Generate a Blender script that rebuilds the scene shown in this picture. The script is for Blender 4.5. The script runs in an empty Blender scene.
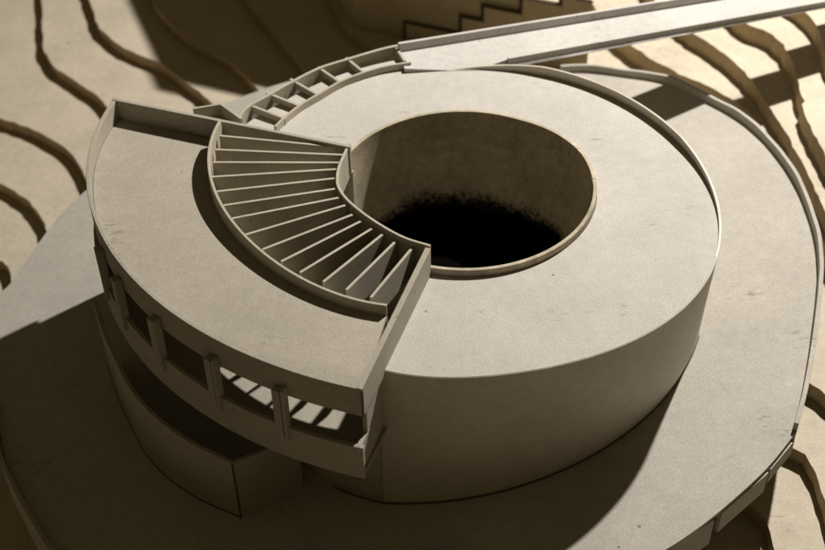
import bpy, bmesh, math, random
import numpy as np
from mathutils import Vector, Matrix
random.seed(7)

# ---------------------------------------------------------------- camera / light / exposure
SC = bpy.context.scene
F, TH, RO = 1300.0, math.radians(42.5), math.radians(1.0)      # focal length in px of the 825 px wide photograph
CX, CY = 0.07408, 1.22349                                      # drum centre seen from the foot of the camera
def P(x, y, z=0.0): return (x, y, z)

cam_d = bpy.data.cameras.new('camera'); cam = bpy.data.objects.new('camera', cam_d)
SC.collection.objects.link(cam); SC.camera = cam
cam_d.sensor_width = 36.0; cam_d.lens = 36.0 * F / 825.0
cam_d.clip_start = 0.01; cam_d.clip_end = 60
fw = Vector((0, math.cos(TH), -math.sin(TH))); up = Vector((0, math.sin(TH), math.cos(TH))); rt = Vector((1, 0, 0))
r2 = rt * math.cos(RO) - up * math.sin(RO); u2 = rt * math.sin(RO) + up * math.cos(RO)
cam.matrix_world = Matrix(((r2.x, u2.x, -fw.x, -CX), (r2.y, u2.y, -fw.y, -CY), (r2.z, u2.z, -fw.z, 1.0), (0, 0, 0, 1)))
cam_d.dof.use_dof = True; cam_d.dof.focus_distance = 1.50; cam_d.dof.aperture_fstop = 5.0

world = bpy.data.worlds.new('World'); SC.world = world; world.use_nodes = True
bg = world.node_tree.nodes['Background']; bg.inputs[0].default_value = (1.0, 0.76, 0.37, 1); bg.inputs[1].default_value = 0.070

LPOS = Vector((0.95, 1.02, 1.70))
ld = bpy.data.lights.new('studio_lamp', 'SPOT'); lo = bpy.data.objects.new('studio_lamp', ld)
SC.collection.objects.link(lo); lo.location = LPOS
ld.energy = 358; ld.color = (1.0, 0.95, 0.905); ld.shadow_soft_size = 0.028
ld.spot_size = math.radians(130); ld.spot_blend = 0.8
lo.rotation_euler = (Vector((0.22, 0.14, -0.1)) - LPOS).to_track_quat('-Z', 'Y').to_euler()
SC.view_settings.view_transform = 'Standard'; SC.view_settings.look = 'None'
SC.view_settings.exposure = 0.0; SC.view_settings.gamma = 1.0

# ---------------------------------------------------------------- measuring
def ray(px, py):
    X, Y = px - 412.5, py - 275.0
    c, s = math.cos(RO), math.sin(RO)
    x = X * c - Y * s; y = -(X * s + Y * c)
    dy = F * math.cos(TH) + y * math.sin(TH); dz = -F * math.sin(TH) + y * math.cos(TH)
    return x / -dz, dy / -dz
def at(px, py, z):                                             # point of the level at height z
    r = ray(px, py); return np.array([r[0] * (1 - z) - CX, r[1] * (1 - z) - CY])
def onp(px, py, pl):                                           # point of a sloping plane z = a + bx x + by y
    a, bx, by = pl; r = ray(px, py)
    z = (a - bx * CX - by * CY + bx * r[0] + by * r[1]) / (1 + bx * r[0] + by * r[1])
    return np.array([r[0] * (1 - z) - CX, r[1] * (1 - z) - CY])
def zp(pl, p): return pl[0] + pl[1] * p[0] + pl[2] * p[1]
PLAT = (-0.205, 0.125, 0.0)                                      # the sloping platform
WROOF = (0.0086, -0.029, -0.074)                               # the sloping roof of the wing
BR = (0.005, -0.10, 0.0)                                       # the bridge runs slightly downhill
def pol(a, r, c=(0, 0)): return np.array([c[0] + r * math.cos(math.radians(a)), c[1] + r * math.sin(math.radians(a))])

def spline(pts, n, closed=False):
    P_ = [np.array(p, float) for p in pts]
    d = [0]
    for a, b in zip(P_[:-1], P_[1:]): d.append(d[-1] + np.linalg.norm(b - a))
    out = []
    m = len(P_)
    for k in range(n):
        s = d[-1] * k / (n - 1)
        i = min(max(int(np.searchsorted(d, s)) - 1, 0), m - 2)
        t = (s - d[i]) / max(1e-9, d[i + 1] - d[i])
        p0 = P_[i - 1] if i > 0 else 2 * P_[0] - P_[1]
        p1, p2 = P_[i], P_[i + 1]
        p3 = P_[i + 2] if i + 2 < m else 2 * P_[-1] - P_[-2]
        out.append(.5 * ((2 * p1) + (-p0 + p2) * t + (2 * p0 - 5 * p1 + 4 * p2 - p3) * t * t + (-p0 + 3 * p1 - 3 * p2 + p3) * t ** 3))
    return out

# ---------------------------------------------------------------- materials
def nodes(name):
    m = bpy.data.materials.new(name); m.use_nodes = True
    nt = m.node_tree; b = nt.nodes['Principled BSDF']
    return m, nt, b
def board(name, col, edge=None, rough=0.85, speck=0.5, mott=0.09, bump=0.25, seed=0.0, spec=.25):
    m, nt, b = nodes(name); N = nt.nodes; L = nt.links
    tc = N.new('ShaderNodeTexCoord'); mp = N.new('ShaderNodeMapping'); mp.inputs['Location'].default_value = (seed, seed * .7, 0)
    L.new(tc.outputs['Object'], mp.inputs['Vector'])
    def noise(sc, det, ro=0.6):
        n = N.new('ShaderNodeTexNoise'); n.inputs['Scale'].default_value = sc; n.inputs['Detail'].default_value = det
        n.inputs['Roughness'].default_value = ro; L.new(mp.outputs[0], n.inputs['Vector']); return n
    fib = noise(420, 3, .7); big = noise(9, 5, .6); mid = noise(75, 4, .6)
    rgb = N.new('ShaderNodeRGB'); rgb.outputs[0].default_value = (*col, 1); base = rgb.outputs[0]
    if edge:
        g = N.new('ShaderNodeNewGeometry'); sx = N.new('ShaderNodeSeparateXYZ'); L.new(g.outputs['True Normal'], sx.inputs[0])
        lt = N.new('ShaderNodeMath'); lt.operation = 'LESS_THAN'; lt.inputs[1].default_value = 0.6; L.new(sx.outputs['Z'], lt.inputs[0])
        ex = N.new('ShaderNodeMix'); ex.data_type = 'RGBA'; L.new(lt.outputs[0], ex.inputs['Factor'])
        L.new(base, ex.inputs['A']); ex.inputs['B'].default_value = (*edge, 1); base = ex.outputs['Result']
    def mul(a, fac_socket, lo_, hi_, f0=.3, f1=.7):
        r = N.new('ShaderNodeMapRange'); r.inputs['From Min'].default_value = f0; r.inputs['From Max'].default_value = f1
        r.inputs['To Min'].default_value = lo_; r.inputs['To Max'].default_value = hi_; L.new(fac_socket, r.inputs['Value'])
        x = N.new('ShaderNodeVectorMath'); x.operation = 'SCALE'; L.new(a, x.inputs[0]); L.new(r.outputs[0], x.inputs['Scale']); return x.outputs[0]
    c = mul(base, fib.outputs['Fac'], 1 - .16, 1 + .14)
    c = mul(c, big.outputs['Fac'], 1 - mott, 1 + mott * .6)
    c = mul(c, mid.outputs['Fac'], 1 - mott * .6, 1 + mott * .5)
    # stray dark fibres and specks of the grey board
    v = N.new('ShaderNodeTexVoronoi'); v.inputs['Scale'].default_value = 34; L.new(mp.outputs[0], v.inputs['Vector'])
    sp = N.new('ShaderNodeTexNoise'); sp.inputs['Scale'].default_value = 160; sp.inputs['Detail'].default_value = 2; L.new(mp.outputs[0], sp.inputs['Vector'])
    add = N.new('ShaderNodeMath'); add.operation = 'MULTIPLY_ADD'; L.new(sp.outputs['Fac'], add.inputs[0]); add.inputs[1].default_value = .18; L.new(v.outputs['Distance'], add.inputs[2])
    r = N.new('ShaderNodeMapRange'); L.new(add.outputs[0], r.inputs['Value']); r.inputs['From Min'].default_value = .125; r.inputs['From Max'].default_value = .165
    r.inputs['To Min'].default_value = 1 - speck; r.inputs['To Max'].default_value = 1
    vc = N.new('ShaderNodeSeparateColor'); L.new(v.outputs['Color'], vc.inputs[0])
    gt = N.new('ShaderNodeMath'); gt.operation = 'LESS_THAN'; gt.inputs[1].default_value = .86; L.new(vc.outputs[0], gt.inputs[0])
    mx = N.new('ShaderNodeMath'); mx.operation = 'MAXIMUM'; L.new(r.outputs[0], mx.inputs[0]); L.new(gt.outputs[0], mx.inputs[1])
    x = N.new('ShaderNodeVectorMath'); x.operation = 'SCALE'; L.new(c, x.inputs[0]); L.new(mx.outputs[0], x.inputs['Scale'])
    L.new(x.outputs[0], b.inputs['Base Color'])
    # faint rubbed marks: short streaks gathered in a few spots
    m2 = N.new('ShaderNodeMapping'); m2.inputs['Scale'].default_value = (60, 190, 60); m2.inputs['Rotation'].default_value = (0, 0, .5 + seed); L.new(tc.outputs['Object'], m2.inputs['Vector'])
    st = N.new('ShaderNodeTexNoise'); st.inputs['Scale'].default_value = 1; st.inputs['Detail'].default_value = 3; L.new(m2.outputs[0], st.inputs['Vector'])
    pa = noise(13, 1, .5)
    r1_ = N.new('ShaderNodeMapRange'); r1_.inputs['From Min'].default_value = .63; r1_.inputs['From Max'].default_value = .72; L.new(pa.outputs['Fac'], r1_.inputs['Value'])
    r2_ = N.new('ShaderNodeMapRange'); r2_.inputs['From Min'].default_value = .56; r2_.inputs['From Max'].default_value = .66; L.new(st.outputs['Fac'], r2_.inputs['Value'])
    mm = N.new('ShaderNodeMath'); mm.operation = 'MULTIPLY'; L.new(r1_.outputs[0], mm.inputs[0]); L.new(r2_.outputs[0], mm.inputs[1])
    m3 = N.new('ShaderNodeMath'); m3.operation = 'MULTIPLY_ADD'; L.new(mm.outputs[0], m3.inputs[0]); m3.inputs[1].default_value = -.32; m3.inputs[2].default_value = 1
    x2 = N.new('ShaderNodeVectorMath'); x2.operation = 'SCALE'; L.new(x.outputs[0], x2.inputs[0]); L.new(m3.outputs[0], x2.inputs['Scale']); L.new(x2.outputs[0], b.inputs['Base Color'])
    b.inputs['Roughness'].default_value = rough; b.inputs['Specular IOR Level'].default_value = spec
    bp = N.new('ShaderNodeBump'); bp.inputs['Strength'].default_value = bump; bp.inputs['Distance'].default_value = .0012
    ad = N.new('ShaderNodeMath'); ad.operation = 'ADD'; L.new(fib.outputs['Fac'], ad.inputs[0]); L.new(mid.outputs['Fac'], ad.inputs[1])
    L.new(ad.outputs[0], bp.inputs['Height']); L.new(bp.outputs[0], b.inputs['Normal'])
    return m
GREY = (0.455, 0.43, 0.378)
M_roof = board('pale_grey_board', GREY)
M_wall = board('grey_board_wall', (0.36, 0.325, 0.25), mott=.13, seed=3)
M_drum = board('grey_board_drum', (0.47, 0.425, 0.335), mott=.13, seed=3.5, rough=.5, spec=.6, bump=.12)
M_wing = board('grey_board_wing', (0.345, 0.313, 0.248), seed=5, speck=.6)
M_plat = board('grey_board_platform', (0.40, 0.373, 0.318), seed=8, mott=.1)
M_fin = board('thin_card', (0.40, 0.36, 0.28), seed=11, bump=.08)
M_bridge = board('bridge_board', (0.45, 0.43, 0.39), seed=14)
M_terr = board('terrain_board', (0.50, 0.44, 0.335), edge=(0.45, 0.345, 0.20), seed=17, mott=.12, bump=.6, speck=.3)
M_back = board('brown_board', (0.40, 0.33, 0.205), seed=21)
def blacken_foot(m, z0, z1):
    # blackens the board, ragged and speckled, towards the foot of the well
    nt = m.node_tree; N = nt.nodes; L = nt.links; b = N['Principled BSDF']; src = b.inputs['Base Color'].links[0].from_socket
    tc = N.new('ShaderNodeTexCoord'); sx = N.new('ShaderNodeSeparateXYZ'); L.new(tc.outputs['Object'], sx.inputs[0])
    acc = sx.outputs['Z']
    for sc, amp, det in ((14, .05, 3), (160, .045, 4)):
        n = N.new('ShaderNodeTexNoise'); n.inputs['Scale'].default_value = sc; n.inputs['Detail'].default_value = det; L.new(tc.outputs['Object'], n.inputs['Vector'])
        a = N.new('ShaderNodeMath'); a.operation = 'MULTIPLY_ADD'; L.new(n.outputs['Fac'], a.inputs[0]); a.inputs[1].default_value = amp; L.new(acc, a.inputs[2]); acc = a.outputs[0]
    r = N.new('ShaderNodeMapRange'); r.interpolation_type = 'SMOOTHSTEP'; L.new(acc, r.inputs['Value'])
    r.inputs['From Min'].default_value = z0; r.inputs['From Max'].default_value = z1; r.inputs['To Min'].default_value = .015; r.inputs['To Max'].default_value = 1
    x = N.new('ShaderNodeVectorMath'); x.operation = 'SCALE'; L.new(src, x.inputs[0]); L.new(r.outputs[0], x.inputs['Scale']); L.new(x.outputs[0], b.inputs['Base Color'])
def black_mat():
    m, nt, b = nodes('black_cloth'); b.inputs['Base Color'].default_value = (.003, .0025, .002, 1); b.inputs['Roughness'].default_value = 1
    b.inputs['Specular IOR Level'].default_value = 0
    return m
WZ = 0.0
M_black = black_mat()
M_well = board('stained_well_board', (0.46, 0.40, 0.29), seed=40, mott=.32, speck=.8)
blacken_foot(M_well, WZ - .108, WZ - .078)
M_step = board('step_board', (0.42, 0.34, 0.20), seed=25)
M_joint_shade = board('dark_joint_and_shade', (0.10, 0.08, 0.05), seed=30)  # board joints, and the contact shade painted on the building steps

# ---------------------------------------------------------------- helpers
COL = SC.collection
def link(name, verts, faces, mat, parent=None, smooth=False, bevel=0.0):
    me = bpy.data.meshes.new(name); me.from_pydata([tuple(map(float, v)) for v in verts], [], faces); me.validate()
    bm = bmesh.new(); bm.from_mesh(me); bmesh.ops.remove_doubles(bm, verts=bm.verts, dist=1e-7)
    bmesh.ops.recalc_face_normals(bm, faces=bm.faces)
    bm.to_mesh(me); bm.free()
    o = bpy.data.objects.new(name, me); COL.objects.link(o); me.materials.append(mat)
    if smooth:
        for p in me.polygons: p.use_smooth = True
        try: me.set_sharp_from_angle(angle=math.radians(35))
        except Exception: pass
    if bevel:
        b = o.modifiers.new('bevel', 'BEVEL'); b.width = bevel; b.segments = 2; b.limit_method = 'ANGLE'; b.angle_limit = math.radians(40)
    if parent: o.parent = parent; o.matrix_parent_inverse = parent.matrix_world.inverted()
    return o
def tag(o, label=None, cat=None, group=None, kind=None):
    if label: o['label'] = label
    if cat: o['category'] = cat
    if group: o['group'] = group
    if kind: o['kind'] = kind
    return o
def empty(name, loc):
    o = bpy.data.objects.new(name, None); COL.objects.link(o); o.location = loc; o.empty_display_size = .05
    o.matrix_world = Matrix.Translation(loc); return o
def wall(name, path, zt, zb, th, mat, parent=None, path_b=None, wob=0.0, smooth=True, bevel=.0006):
    """card strip standing along a path; th > 0 thickens to the left of the path"""
    n = len(path); path_b = path_b or path
    fz = lambda f, i, p: f[i] if isinstance(f, (list, np.ndarray)) else (f(p) if callable(f) else f)
    vs = []; fs = []
    def nrm(pp, i):
        a = pp[max(i - 1, 0)]; b = pp[min(i + 1, n - 1)]; d = b - a; l = np.hypot(*d); return np.array([-d[1], d[0]]) / l
    for i in range(n):
        nt_, nb_ = nrm(path, i) * th, nrm(path_b, i) * th
        w = wob * (math.sin(i * .37) + .6 * math.sin(i * .91 + 1))
        p, q = path[i], path_b[i]
        a, b = fz(zt, i, p) + w, fz(zb, i, q)
        vs += [(*p, a), (*(p + nt_), a), (*(q + nb_), b), (*q, b)]
    for i in range(n - 1):
        k = 4 * i
        for j in range(4): fs.append((k + j, k + (j + 1) % 4, k + 4 + (j + 1) % 4, k + 4 + j))
    fs += [(0, 1, 2, 3), (4 * n - 4, 4 * n - 3, 4 * n - 2, 4 * n - 1)]
    return link(name, vs, fs, mat, parent, smooth, bevel)
def sheet(name, inner, outer, zf, th, mat, parent=None, m=10, bevel=.0006):
    """board between two curves of equal point count"""
    n = len(inner); vs = []; fs = []
    for i in range(n):
        for j in range(m + 1):
            p = inner[i] + (outer[i] - inner[i]) * j / m; vs.append((*p, zf(p)))
    tot = len(vs); vs += [(v[0], v[1], v[2] - th) for v in vs]
    def I(i, j): return i * (m + 1) + j
    for i in range(n - 1):
        for j in range(m):
            q = (I(i, j), I(i, j + 1), I(i + 1, j + 1), I(i + 1, j)); fs.append(q); fs.append(tuple(t + tot for t in reversed(q)))
        for j in (0, m): fs.append((I(i, j), I(i + 1, j), I(i + 1, j) + tot, I(i, j) + tot))
    for i in (0, n - 1):
        for j in range(m): fs.append((I(i, j), I(i, j + 1), I(i, j + 1) + tot, I(i, j) + tot))
    return link(name, vs, fs, mat, parent, False, bevel)
def poly(name, pts, zf, zb, mat, parent=None, bevel=0.0):
    bm = bmesh.new(); t = [bm.verts.new((p[0], p[1], zf(p) if callable(zf) else zf)) for p in pts]
    bo = [bm.verts.new((p[0], p[1], zb(p) if callable(zb) else zb)) for p in pts]
    n = len(pts); bm.faces.new(t); bm.faces.new(list(reversed(bo)))
    for i in range(n): bm.faces.new((t[i], bo[i], bo[(i + 1) % n], t[(i + 1) % n]))
    bmesh.ops.triangulate(bm, faces=[f for f in bm.faces if len(f.verts) > 4]); bmesh.ops.recalc_face_normals(bm, faces=bm.faces)
    me = bpy.data.meshes.new(name); bm.to_mesh(me); bm.free(); me.materials.append(mat)
    o = bpy.data.objects.new(name, me); COL.objects.link(o)
    if bevel:
        b = o.modifiers.new('bevel', 'BEVEL'); b.width = bevel; b.segments = 1; b.limit_method = 'ANGLE'; b.angle_limit = math.radians(50)
    if parent: o.parent = parent; o.matrix_parent_inverse = parent.matrix_world.inverted()
    return o
def line(a, b, n=2): return [np.array(a) + (np.array(b) - np.array(a)) * i / (n - 1) for i in range(n)]
def arc(f, a0, a1, n): return [f(a0 + (a1 - a0) * i / (n - 1)) for i in range(n)]
def polar_fit(pts, deg, wrap=None):
    a = np.array([math.degrees(math.atan2(p[1], p[0])) for p in pts]); r = np.array([math.hypot(*p) for p in pts])
    if wrap is not None: a = np.where(a > wrap, a - 360, a)
    c = np.polyfit(a / 100.0, r, deg); return lambda t: float(np.polyval(c, t / 100.0))

# ---------------------------------------------------------------- terrain (stacked contour boards)
LEV = [  # height of the board, its cut edge from upper left to lower right as seen, (px, py)
 (-.456, [(-260, 330), (-120, 285), (-40, 262), (2, 262), (14, 290), (30, 360), (20, 480), (60, 620), (200, 760), (300, 900), (350, 1100)]),
 (-.432, [(-300, 130), (-120, 160), (-40, 165), (0, 183), (22, 196), (40, 216), (52, 250), (60, 330), (90, 480), (150, 640), (380, 800), (430, 1000)]),
 (-.408, [(-300, 40), (-100, 90), (-30, 108), (0, 118), (30, 128), (55, 141), (74, 157), (88, 185), (96, 230), (120, 330), (180, 500), (300, 640), (500, 760), (540, 950)]),
 (-.384, [(10, -160), (30, -60), (42, 0), (42, 30), (50, 62), (80, 84), (106, 106), (135, 170), (170, 260), (260, 420), (420, 560), (600, 690), (640, 850)]),
 (-.360, [(40, -160), (70, -60), (90, 0), (99, 26), (124, 48), (160, 63), (188, 84), (215, 106), (260, 170), (330, 280), (440, 440), (600, 580), (700, 650), (740, 800)]),
 (-.336, [(110, -160), (135, -60), (153, 0), (166, 18), (190, 40), (224, 58), (254, 84), (300, 140), (380, 240), (470, 380), (590, 490), (680, 545), (735, 610), (790, 760)]),
 (-.312, [(180, -160), (215, -60), (246, 0), (268, 26), (288, 50), (315, 80), (370, 140), (450, 240), (560, 360), (660, 450), (722, 490), (760, 512), (775, 552), (795, 620), (850, 760)]),
 (-.288, [(250, -160), (300, -60), (330, 0), (345, 26), (370, 45), (430, 80), (500, 140), (590, 250), (680, 360), (750, 430), (800, 452), (818, 480), (830, 520), (860, 600)]),
 (-.262, [(470, -160), (500, -60), (525, 10), (548, 42), (572, 58), (600, 76), (650, 130), (700, 220), (750, 320), (800, 374), (830, 398), (860, 430), (900, 500), (1000, 620)]),
 (-.228, [(520, -160), (556, -60), (590, 0), (620, 36), (650, 58), (684, 76), (720, 92), (752, 116), (778, 150), (806, 200), (826, 246), (850, 300), (900, 400), (1000, 520)]),
 (-.198, [(580, -160), (620, -60), (655, 0), (686, 28), (716, 48), (745, 72), (766, 102), (790, 140), (812, 182), (832, 226), (870, 290), (930, 370), (1050, 470)]),
 (-.166, [(640, -160), (676, -60), (716, -6), (744, 22), (772, 34), (790, 56), (800, 90), (806, 116), (822, 148), (845, 190), (900, 280), (1100, 400)]),
 (-.136, [(700, -160), (735, -60), (770, -14), (798, 6), (816, 24), (826, 56), (845, 90), (880, 150), (950, 240), (1100, 320)]),
]
verts = []; faces = []
rng = np.random.RandomState(3)
bmT = bmesh.new()
prev = -.48
for k, (z, pp) in enumerate(LEV):
    pts = spline([at(px, py, z) for px, py in pp], 150)
    pts = [p + rng.normal(0, .001, 2) for p in pts]
    far = [np.array([4.0, pts[-1][1] - .3]), np.array([4.0, 4.0]), np.array([pts[0][0] - .2, 4.0])]
    if k < 3: far = [np.array([4.0, pts[-1][1] - .3]), np.array([4.0, 4.0]), np.array([pts[0][0] - .6, 4.0])]
    ring = pts + far
    from mathutils.geometry import delaunay_2d_cdt
    n_ = len(ring); cv, ce, cf, *_ = delaunay_2d_cdt([Vector((float(p[0]), float(p[1]))) for p in ring], [], [list(range(n_))] if sum(ring[i - 1][0] * ring[i][1] - ring[i][0] * ring[i - 1][1] for i in range(n_)) > 0 else [list(range(n_))[::-1]], 1, 1e-6)
    zb = -.482 - .001 * k
    t = [bmT.verts.new((p.x, p.y, z)) for p in cv]
    for f in cf: bmT.faces.new([t[i] for i in f])
    s_ = [(bmT.verts.new((p[0], p[1], z)), bmT.verts.new((p[0], p[1], zb))) for p in ring]
    for i in range(n_):
        j = (i + 1) % n_; bmT.faces.new((s_[i][0], s_[i][1], s_[j][1], s_[j][0]))
    prev = z
pass
me = bpy.data.meshes.new('terrain'); bmT.to_mesh(me); bmT.free(); me.materials.append(M_terr)
terr = bpy.data.objects.new('terrain', me); COL.objects.link(terr); tag(terr, kind='structure')
g = poly('ground', [(-6, -4), (6, -4), (6, 8), (-6, 8)], -.48, -.51, M_terr); tag(g, kind='structure')

# ---------------------------------------------------------------- platform
plat = empty('round_platform', (0, 0, -.3))
tag(plat, 'wide round grey board platform sloping under the drum building, low rim along its right edge', 'platform')
PXR = [(560, 71), (588, 70), (622, 74), (669, 82), (712, 102), (745, 121), (773, 147), (799, 184), (817, 231), (822, 267), (821, 294), (818, 322), (813, 359), (806, 397), (797, 431), (769, 466), (733, 500), (693, 532), (648, 560), (598, 585)]
PXL = [(52, 547), (20, 491), (0, 432), (0, 300), (10, 285), (30, 255), (60, 215), (84, 192)]
R = [onp(*p, PLAT) for p in PXR]; Lp = [onp(*p, PLAT) for p in PXL]
pc = np.array([-.1053, .110]); pr = .585
def pang(p): return math.degrees(math.atan2(p[1] - pc[1], p[0] - pc[0]))
a0 = pang(R[-1]); a1 = pang(Lp[0])
while a1 > a0: a1 -= 360
r0 = np.linalg.norm(R[-1] - pc); r1 = np.linalg.norm(Lp[0] - pc)
front = [pol(a0 + (a1 - a0) * t, r0 + (r1 - r0) * t, pc) for t in np.linspace(0, 1, 26)[1:-1]]
a2 = pang(Lp[-1]) % 360; a3 = pang(R[0]) % 360
r2_ = np.linalg.norm(Lp[-1] - pc); r3 = np.linalg.norm(R[0] - pc)
back = [pol(a2 + (a3 - a2) * t, r2_ + (r3 - r2_) * t, pc) for t in np.linspace(0, 1, 20)[1:-1]]
Rs = spline(R[:15], 90) + spline(R[14:], 30)[1:]; Ls = spline(Lp, 40)
ring = Rs + front + Ls + back
poly('deck', ring, lambda p: zp(PLAT, p), lambda p: zp(PLAT, p) - .0055, M_plat, plat, bevel=.0008)
# low rim on the right edge and the faceted skirt below it
rim = spline(R[:15], 110)
wall('rim', rim, lambda p: zp(PLAT, p) + .012, lambda p: zp(PLAT, p) - .035, -.0055, M_plat, plat, wob=.0006)
def inset(p, d): v = p - pc; return p - v / np.linalg.norm(v) * d
for (p0, p1, h) in (((795, 437), (771, 466), .030), ((769, 469), (722, 510), .040), ((715, 516), (640, 566), .050)):
    q0, q1 = inset(onp(*p0, PLAT), .004), inset(onp(*p1, PLAT), .004)
    wall('skirt', line(q0, q1), lambda p: zp(PLAT, p) - .0052, lambda p: zp(PLAT, p) - h, .005, M_plat, plat, smooth=False, bevel=0)
sk = [inset(p, .05) for p in Rs[96:] + front[:-1] + Ls + back]
wall('base_wall', sk, lambda p: zp(PLAT, p) - .0052, lambda p: zp(PLAT, p) - .26, .006, M_wall, plat)
rimL = [inset(p, -.001) for p in (front[4:] + Ls[:16])]
wall('edge_strip', rimL, lambda p: zp(PLAT, p) + .010, lambda p: zp(PLAT, p) - .07, .006, M_wall, plat)

# ---------------------------------------------------------------- round building
HC = np.array([-.010, .026]); HR = .158
bld = empty('round_building', (0, 0, -.21))
tag(bld, 'grey board drum building with a deep dark well and a louvred stair between two roofs', 'building')
OUTER = [(430,377),(470,377),(520,373),(560,365),(580,362),(625,345),(666,319),(697,294),(713,268),(722,250),(723.5,236),(720,210),(707,182),(688,153),(659.6,125),(622,101.4),(574.5,81.6),(527,72),(480,68),(385,371)]
rt_fit = polar_fit([at(*p, 0) for p in OUTER], 7)
ro_ = lambda a: rt_fit(a) if a < 92 else rt_fit(92) + (.325 - rt_fit(92)) * min(1, (a - 92) / 14) + max(0, a - 138) * .0007
BASE = [(330,495),(400,503),(470,500),(540,485),(600,448),(634,419),(660,396),(677,377),(692,356),(706,330),(716,292)]
bp_ = sorted([(math.degrees(math.atan2(*(onp(*p, PLAT)[::-1]))), math.hypot(*onp(*p, PLAT))) for p in BASE])
rb_fit = np.polyfit([x[0] / 100 for x in bp_] + [.2, .6], [x[1] for x in bp_] + [.292, .292], 4)
rb_ = lambda a: float(np.polyval(rb_fit, min(a, 60) / 100)) if a < 60 else .292
A0, A1 = -110.0, 153.0
outer = arc(lambda a: pol(a, ro_(a) - .0009), -111.8, A1, 160)
# well circle in the same directions
def well_pt(a, R_):
    d = np.array([math.cos(math.radians(a)), math.sin(math.radians(a))]); bq = d @ HC; c = HC @ HC - R_ * R_
    return d * (bq + math.sqrt(bq * bq - c))
inner = arc(lambda a: well_pt(a, HR + .0052), -117.0, A1, 160)
sheet('ring_roof', inner, outer, lambda p: 0.0, .008, M_roof, bld, m=14)
def par(a):
    return -.0006 + .0138 * max(0, min(1, (a + 24) / 45)) ** 1.1 * max(0, min(1, (94 - a) / 26)) ** .9
na = 170; aa = np.linspace(-111.6, 153, na)
top = [pol(a, ro_(a)) for a in aa]; bot = [pol(a, rb_(a)) for a in aa]
wall('outer_wall', top, np.array([par(a) for a in aa]), [zp(PLAT, q) - .006 for q in bot], .0037, M_drum, bld, path_b=bot)
lowa = np.linspace(-110.4, -205, 60); lw = [pol(a, rb_(-110) if a > -140 else .30) for a in lowa]
wall('lower_wall', [pol(a, .3005) for a in lowa], -.0972, lambda p: zp(PLAT, p) - .006, -.006, M_drum, bld)
# well
wa = np.linspace(0, 360, 145)
wp = [pol(a, HR, HC) for a in wa]
def rimz(a):
    a = (a + 180) % 360 - 180
    return .0095 if -112 < a < 20 else (.0095 + (0.001 - .0095) * min(1, (a - 20) / 40) if 20 <= a < 155 else .0009)
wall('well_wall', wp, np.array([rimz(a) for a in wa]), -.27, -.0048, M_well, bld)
# black crumpled lining at the bottom of the well
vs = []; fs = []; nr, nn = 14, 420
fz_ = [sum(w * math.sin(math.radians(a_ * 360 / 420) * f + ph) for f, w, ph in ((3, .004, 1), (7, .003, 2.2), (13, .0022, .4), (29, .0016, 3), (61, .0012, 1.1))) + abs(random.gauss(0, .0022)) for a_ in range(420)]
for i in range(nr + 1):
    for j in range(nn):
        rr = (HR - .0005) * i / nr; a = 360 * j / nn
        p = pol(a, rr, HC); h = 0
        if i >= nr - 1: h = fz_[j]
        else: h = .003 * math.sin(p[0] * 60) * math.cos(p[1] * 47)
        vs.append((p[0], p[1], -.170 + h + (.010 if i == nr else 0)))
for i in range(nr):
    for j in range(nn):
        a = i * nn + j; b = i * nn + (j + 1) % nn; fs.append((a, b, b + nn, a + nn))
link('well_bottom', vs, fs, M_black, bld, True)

# ---------------------------------------------------------------- wing
LO = [(362, 390), (330, 383), (270, 365), (226, 345), (190, 325), (161, 304), (132, 278), (110, 253), (97, 227), (88, 202), (88, 162), (92, 140), (100, 118), (114, 98)]
wf = polar_fit([at(*p, .037) for p in LO], 4, wrap=0)
wr = lambda a: wf(a)
W0 = math.degrees(math.atan2(*(at(362, 390, .037)[::-1]))); W1 = math.degrees(math.atan2(*(at(114, 98, .037)[::-1]))) - 360
SRP = [(387, 304), (330, 290), (290, 270), (262, 250), (240, 228), (222, 203), (212, 178), (210, 160), (213, 140), (221, 121)]
sf = polar_fit([at(*p, .043) for p in SRP], 4, wrap=0)
S1 = math.degrees(math.atan2(*(at(221, 121, .043)[::-1]))) - 360; S0 = math.degrees(math.atan2(*(at(387, 304, .043)[::-1])))
NI = 100
wo = [pol(W0 + (W1 - W0) * t, wr(W0 + (W1 - W0) * t) - .0055) for t in np.linspace(0, 1, NI)]
wi = [pol(S0 + (S1 - S0) * t, sf(S0 + (S1 - S0) * t) + .0005) for t in np.linspace(0, 1, NI)]
wo[0] = at(362, 390, .037) + np.array([.0015, .0055]);
sheet('wing_roof', wi, wo, lambda p: min(zp(WROOF, p), .0362), .006, M_wing, bld)
wa_ = np.linspace(W0, W1, 120)
fp = [pol(a, wr(a)) for a in wa_]
def ftop(p): return max(min(zp(WROOF, p) + .0006, .037), .0372 - .0)
wall('fascia', fp, .0372, -.003, -.005, M_wing, bld)
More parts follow.
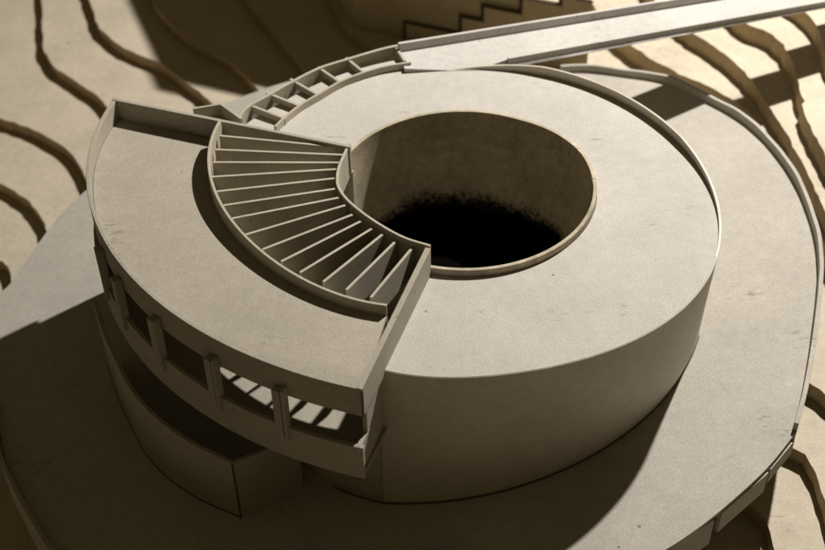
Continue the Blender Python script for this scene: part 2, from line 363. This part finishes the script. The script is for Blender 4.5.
# lower band, floor and piers
bandp = [pol(a, wr(a) + .006) for a in wa_]
wall('lower_band', bandp, -.047, -.097, -.005, M_wing, bld)
ia = np.linspace(W0, W1, 80)
sheet('wing_floor', [pol(a, .295) if a > -112 else well_pt(a, HR + .006) for a in ia], [pol(a, wr(a) + .0005) for a in ia], lambda p: -.088, .005, M_wing, bld)
for px, py in ((104, 262), (119, 292), (157, 332), (211, 373), (283, 400)):
    c = at(px, py, -.012); a = math.degrees(math.atan2(c[1], c[0])); a = a - 360 if a > 0 else a
    q = pol(a, wr(a) + .0005); d = (pol(a - 1, wr(a - 1)) - pol(a + 1, wr(a + 1))); d /= np.linalg.norm(d); n_ = np.array([-d[1], d[0]])
    if n_ @ q < 0: n_ = -n_
    V = []; Fc = []
    def bx(c0, w, t, z0, z1):
        k = len(V)
        for z in (z0, z1):
            for s, u in ((-1, 0), (1, 0), (1, 1), (-1, 1)): pp = c0 + d * s * w / 2 + n_ * t * u; V.append((*pp, z))
        for f in ((0,1,2,3),(4,5,6,7),(0,1,5,4),(1,2,6,5),(2,3,7,6),(3,0,4,7)): Fc.append(tuple(k + i for i in f))
    bx(q - d * .0055 , .0035, .0095, -.066, .0125)
    bx(q + d * .0030, .0095, .0085, -.064, .0085)
    link('pier', V, Fc, M_wing, bld, False, .0005)
# dark open joints where the boards meet
ja = np.linspace(-124, -14, 100)
wall('joint_and_shade_line', [pol(a, max(rb_(max(a, -111.6)), .2995 if a < -112 else 0) + .0016) for a in ja], lambda p: zp(PLAT, p) + .0028, lambda p: zp(PLAT, p) - .002, .0009, M_joint_shade, bld)
def vjoint(p, z0, z1, d=.0011):
    V = [(p[0] + x, p[1] + y, z) for z in (z0, z1) for x, y in ((-d, -d), (d, -d), (d, d), (-d, d))]
    link('joint_and_shade_line', V, [(0,1,2,3),(4,5,6,7),(0,1,5,4),(1,2,6,5),(2,3,7,6),(3,0,4,7)], M_joint_shade, bld)
vjoint(at(362, 390, .037), -.0028, .0368); vjoint(at(361, 447, -.047), -.0968, -.0472); vjoint(pol(-111.7, .3005), -.092, -.006)
# low curved yard wall under the wing
PT = [(96, 312), (101, 328), (109, 348), (129, 388), (154, 417), (188, 442), (232, 464)]
PB = [(112, 385), (144, 442), (178, 481), (208, 505.6), (238, 519)]
yb = [onp(*p, PLAT) for p in PB]; yc = yb[-1]
YZ = -.155
best = None
for k in range(400):
    z = -.05 - .0005 * k
    d = np.linalg.norm(at(233.5, 464, z) - yc)
    if best is None or d < best[0]: best = (d, z)
YZ = best[1]
yt = [at(*p, YZ) for p in PT]
yt = spline([yt[0] + (yt[0] - yt[1]) * .8] + yt, 70)
yo = yt[-1]; yi = at(274, 447, YZ); wall('joint_and_shade_line', [p - (p / np.linalg.norm(p)) * -.0008 for p in yt], lambda p: zp(PLAT, p) + .0025, lambda p: zp(PLAT, p) - .002, .0012, M_joint_shade, bld)
vjoint(yo, zp(PLAT, yo), YZ - .001); yu = (yi - yo) / np.linalg.norm(yi - yo)
wall('yard_wall', yt, YZ, lambda p: zp(PLAT, p) - .004, .005, M_wing, bld)
wall('yard_wall', [yo + yu * .0003, yo + yu * (np.linalg.norm(yi - yo) + .03)], YZ - .0004, lambda p: zp(PLAT, p) - .004, .005, M_wing, bld, smooth=False)
# radial wall at the cut, its foot at the drum, and the end of the band
ci = at(430.5, 249, .040); co_ = at(362, 389.5, .038)
u = (co_ - ci) / np.linalg.norm(co_ - ci)
drumhit = ci + u * (np.linalg.norm(co_ - ci) * .80)
V = [ci, co_]
wall('cut_wall', [ci - u * .001, drumhit, co_], [.040, .0388, .038], [-.006, -.0065, -.004], -.0065, M_wing, bld, smooth=False)
bend = at(361, 447, -.047)
inn = bend - u * .075
wall('band_end', [bend + u * 0.0005, inn], -.0467, -.0974, .005, M_wing, bld, smooth=False)
inn2 = bend - u * .020
wall('end_panel', [inn2, inn], -.0045, -.0465, .005, M_wing, bld, smooth=False)
# long back wall closing the wing
bi = at(351, 145, .038); bo_ = at(113.5, 97.5, .038)
wall('back_wall', [bo_, bi], .038, [-.004, -.004], -.005, M_wing, bld, smooth=False)
wall('back_wall_foot', line(bo_ + (bi - bo_) * .02, bi, 4), -.0045, lambda p: zp(PLAT, p) - .004, .005, M_wall, bld, smooth=False)

# louvred stair: the curved outer rail carries the inner rail and the fins
so = [pol(a, sf(a)) for a in np.linspace(S0, S1, 90)]
rail = wall('louvre_rail', so, .0435, -.004, .0036, M_fin, bld)
IR = [(431, 248.5), (405, 240), (380, 226), (358, 210), (345, 197), (339, 185), (340, 170), (345, 157), (351, 143.5)]
irp = spline([at(*p, .034) for p in IR], 60)
zz = np.linspace(.040, .036, 60)
wall('inner_rail', irp, zz, -.010, .0035, M_fin, rail)
FN = [(100,110,402,139),(90,143,392,156),(85,172,382,173),(82,208,377,190),(95,243,374,212),(112,276,376,237),(132,306,384,257),(165,345,396,277),(205,378,412,298),(250,407,432,315),(295,432,459,332),(350,455,485,347),(405,472,522,357),(463,490,559,375)]
for k, (x0, y0, x1, y1) in enumerate(FN):
    a = at(180 + x0 / 2.39, 90 + y0 / 2.39, .036); b = at(180 + x1 / 2.39, 90 + y1 / 2.39, .034)
    u = (b - a) / np.linalg.norm(b - a); j = random.uniform(-.0012, .0012)
    wall('fin', [a - u * .0035, b + u * .001], [.036 + j, .034 + j], [-.004, -.004], .0034, M_fin, rail, smooth=False, bevel=.0003)

# framed ramp on the back of the ring roof
RO_ = [(400, 43.5), (380, 48), (346, 58), (318, 67), (290, 81), (265, 95), (248, 104.5), (240, 112), (236, 119)]
RI_ = [(411.5, 62.5), (380, 68), (345, 80), (320, 94), (300, 106), (284, 119), (276, 127)]
rop = spline([at(*p, .013) for p in RO_], 60); rip = spline([at(*p, .010) for p in RI_], 60)
rr_ = wall('ramp_rail', rop, .013, -.012, .0045, M_fin, bld)
wall('inner_rail', rip, .0105, .0005, -.0035, M_fin, rr_)
for x0, y0, x1, y1 in ((394, 46, 404, 62), (343, 56.5, 363, 73), (315, 66, 340, 83.5), (287, 78, 318, 96), (263, 92, 300, 107), (245, 104, 286, 120)):
    a = at(x0, y0, .011); b = at(x1, y1, .009); u = (b - a) / np.linalg.norm(b - a)
    wall('crossbar', [a + u * .004, b - u * .002], [.0110, .0095], .0008, .0042, M_fin, rr_, smooth=False)
tri = [at(193, 109, .036), at(220, 104.5, .036), at(240, 119, .036)]
wall('corner_bay', tri, .036, -.02, .004, M_fin, bld, smooth=False)
poly('corner_bay_floor', [tri[0], tri[1], tri[2]], .020, .014, M_wing, bld)

# ---------------------------------------------------------------- bridge
brg = empty('foot_bridge', (.3, .4, -.2))
tag(brg, 'long pale bridge with low side rims running from the ring roof to upper right', 'bridge')
def e(px, py, dz=0): return onp(px, py, (BR[0] + dz, BR[1], BR[2]))
fa = e(399, 47, .002); fb = e(560, 21, .002); dF = (fb - fa) / np.linalg.norm(fb - fa)
na_ = e(507, 59, 0); nb_ = e(690, 26, 0); dN = (nb_ - na_) / np.linalg.norm(nb_ - na_)
fe = fa + dF * 1.6; ne = na_ + dN * 1.5
zb_ = lambda p: zp(BR, p) - .0035 if p[0] > .02 else -.0030
deck = [fa, fe, ne, na_, e(495, 63), pol(84, .283), pol(96, .283), pol(106, .29)]
poly('bridge_deck', deck, lambda p: max(zp(BR, p), -.3) - .001 if p[0] > .0 else .0005, lambda p: max(zp(BR, p), -.3) - .0062, M_bridge, brg)
wall('side_rim', line(fa, fe, 30), lambda p: zp(BR, p) + .007, lambda p: zp(BR, p) - .012, .005, M_bridge, brg, smooth=False)
wall('side_rim', line(na_, ne, 30), lambda p: zp(BR, p) + .0035, lambda p: zp(BR, p) - .0065, -.0045, M_bridge, brg, smooth=False)

# ---------------------------------------------------------------- building behind
GZ = -.2875
bb = empty('stepped_building', (0, 1.0, GZ))
tag(bb, 'tall brown board building in shade behind the bridge, stepping down to the right', 'building')
c0 = at(355, 27, GZ); c1 = at(400, 36.5, GZ); d1 = (c1 - c0) / np.linalg.norm(c1 - c0); cl = at(336, 0, GZ); d2 = (cl - c0) / np.linalg.norm(cl - c0)
def blk(name, o, a, b, z0, z1, m=M_back):
    poly(name, [o, o + d1 * a, o + d1 * a + d2 * b, o + d2 * b], z1, z0, m, bb, bevel=.001)
blk('main_block', c0, .34, .30, GZ, .14)
SX = [404, 458, 479, 515, 552, 580]; SH = [.034, .070, .100, .132, .150]
def foot(px): return at(px, 26.5 + (px - 355) * .24, GZ)
for k, h in enumerate(SH):
    o = c0 + d1 * ((foot(SX[k]) - c0) @ d1); w_ = (foot(SX[k + 1]) - foot(SX[k])) @ d1
    f_ = o - d2 * (.010 + .0004 * k)
    poly('step', [f_, f_ + d1 * (w_ - .0006), f_ + d1 * (w_ - .0006) + d2 * (.0095 + .0004 * k), f_ + d2 * (.0095 + .0004 * k)], GZ + h, GZ - .03, M_step, bb)
    j_ = f_ - d2 * .0004
    poly('joint_and_shade_line', [j_, j_ + d1 * w_, j_ + d1 * w_ + d2 * .0095, j_ + d2 * .0095], GZ + h + .0035, GZ + h + .0004, M_joint_shade, bb)  # dark strip along the step top, contact shade put in as colour
    j_ = f_ - d1 * .0030
    poly('joint_and_shade_line', [j_, j_ + d1 * .0026, j_ + d1 * .0026 + d2 * .0095, j_ + d2 * .0095], GZ + h + .003, GZ + (SH[k - 1] + .004 if k else 0), M_joint_shade, bb)  # upright dark strip continuing the painted shade line between steps
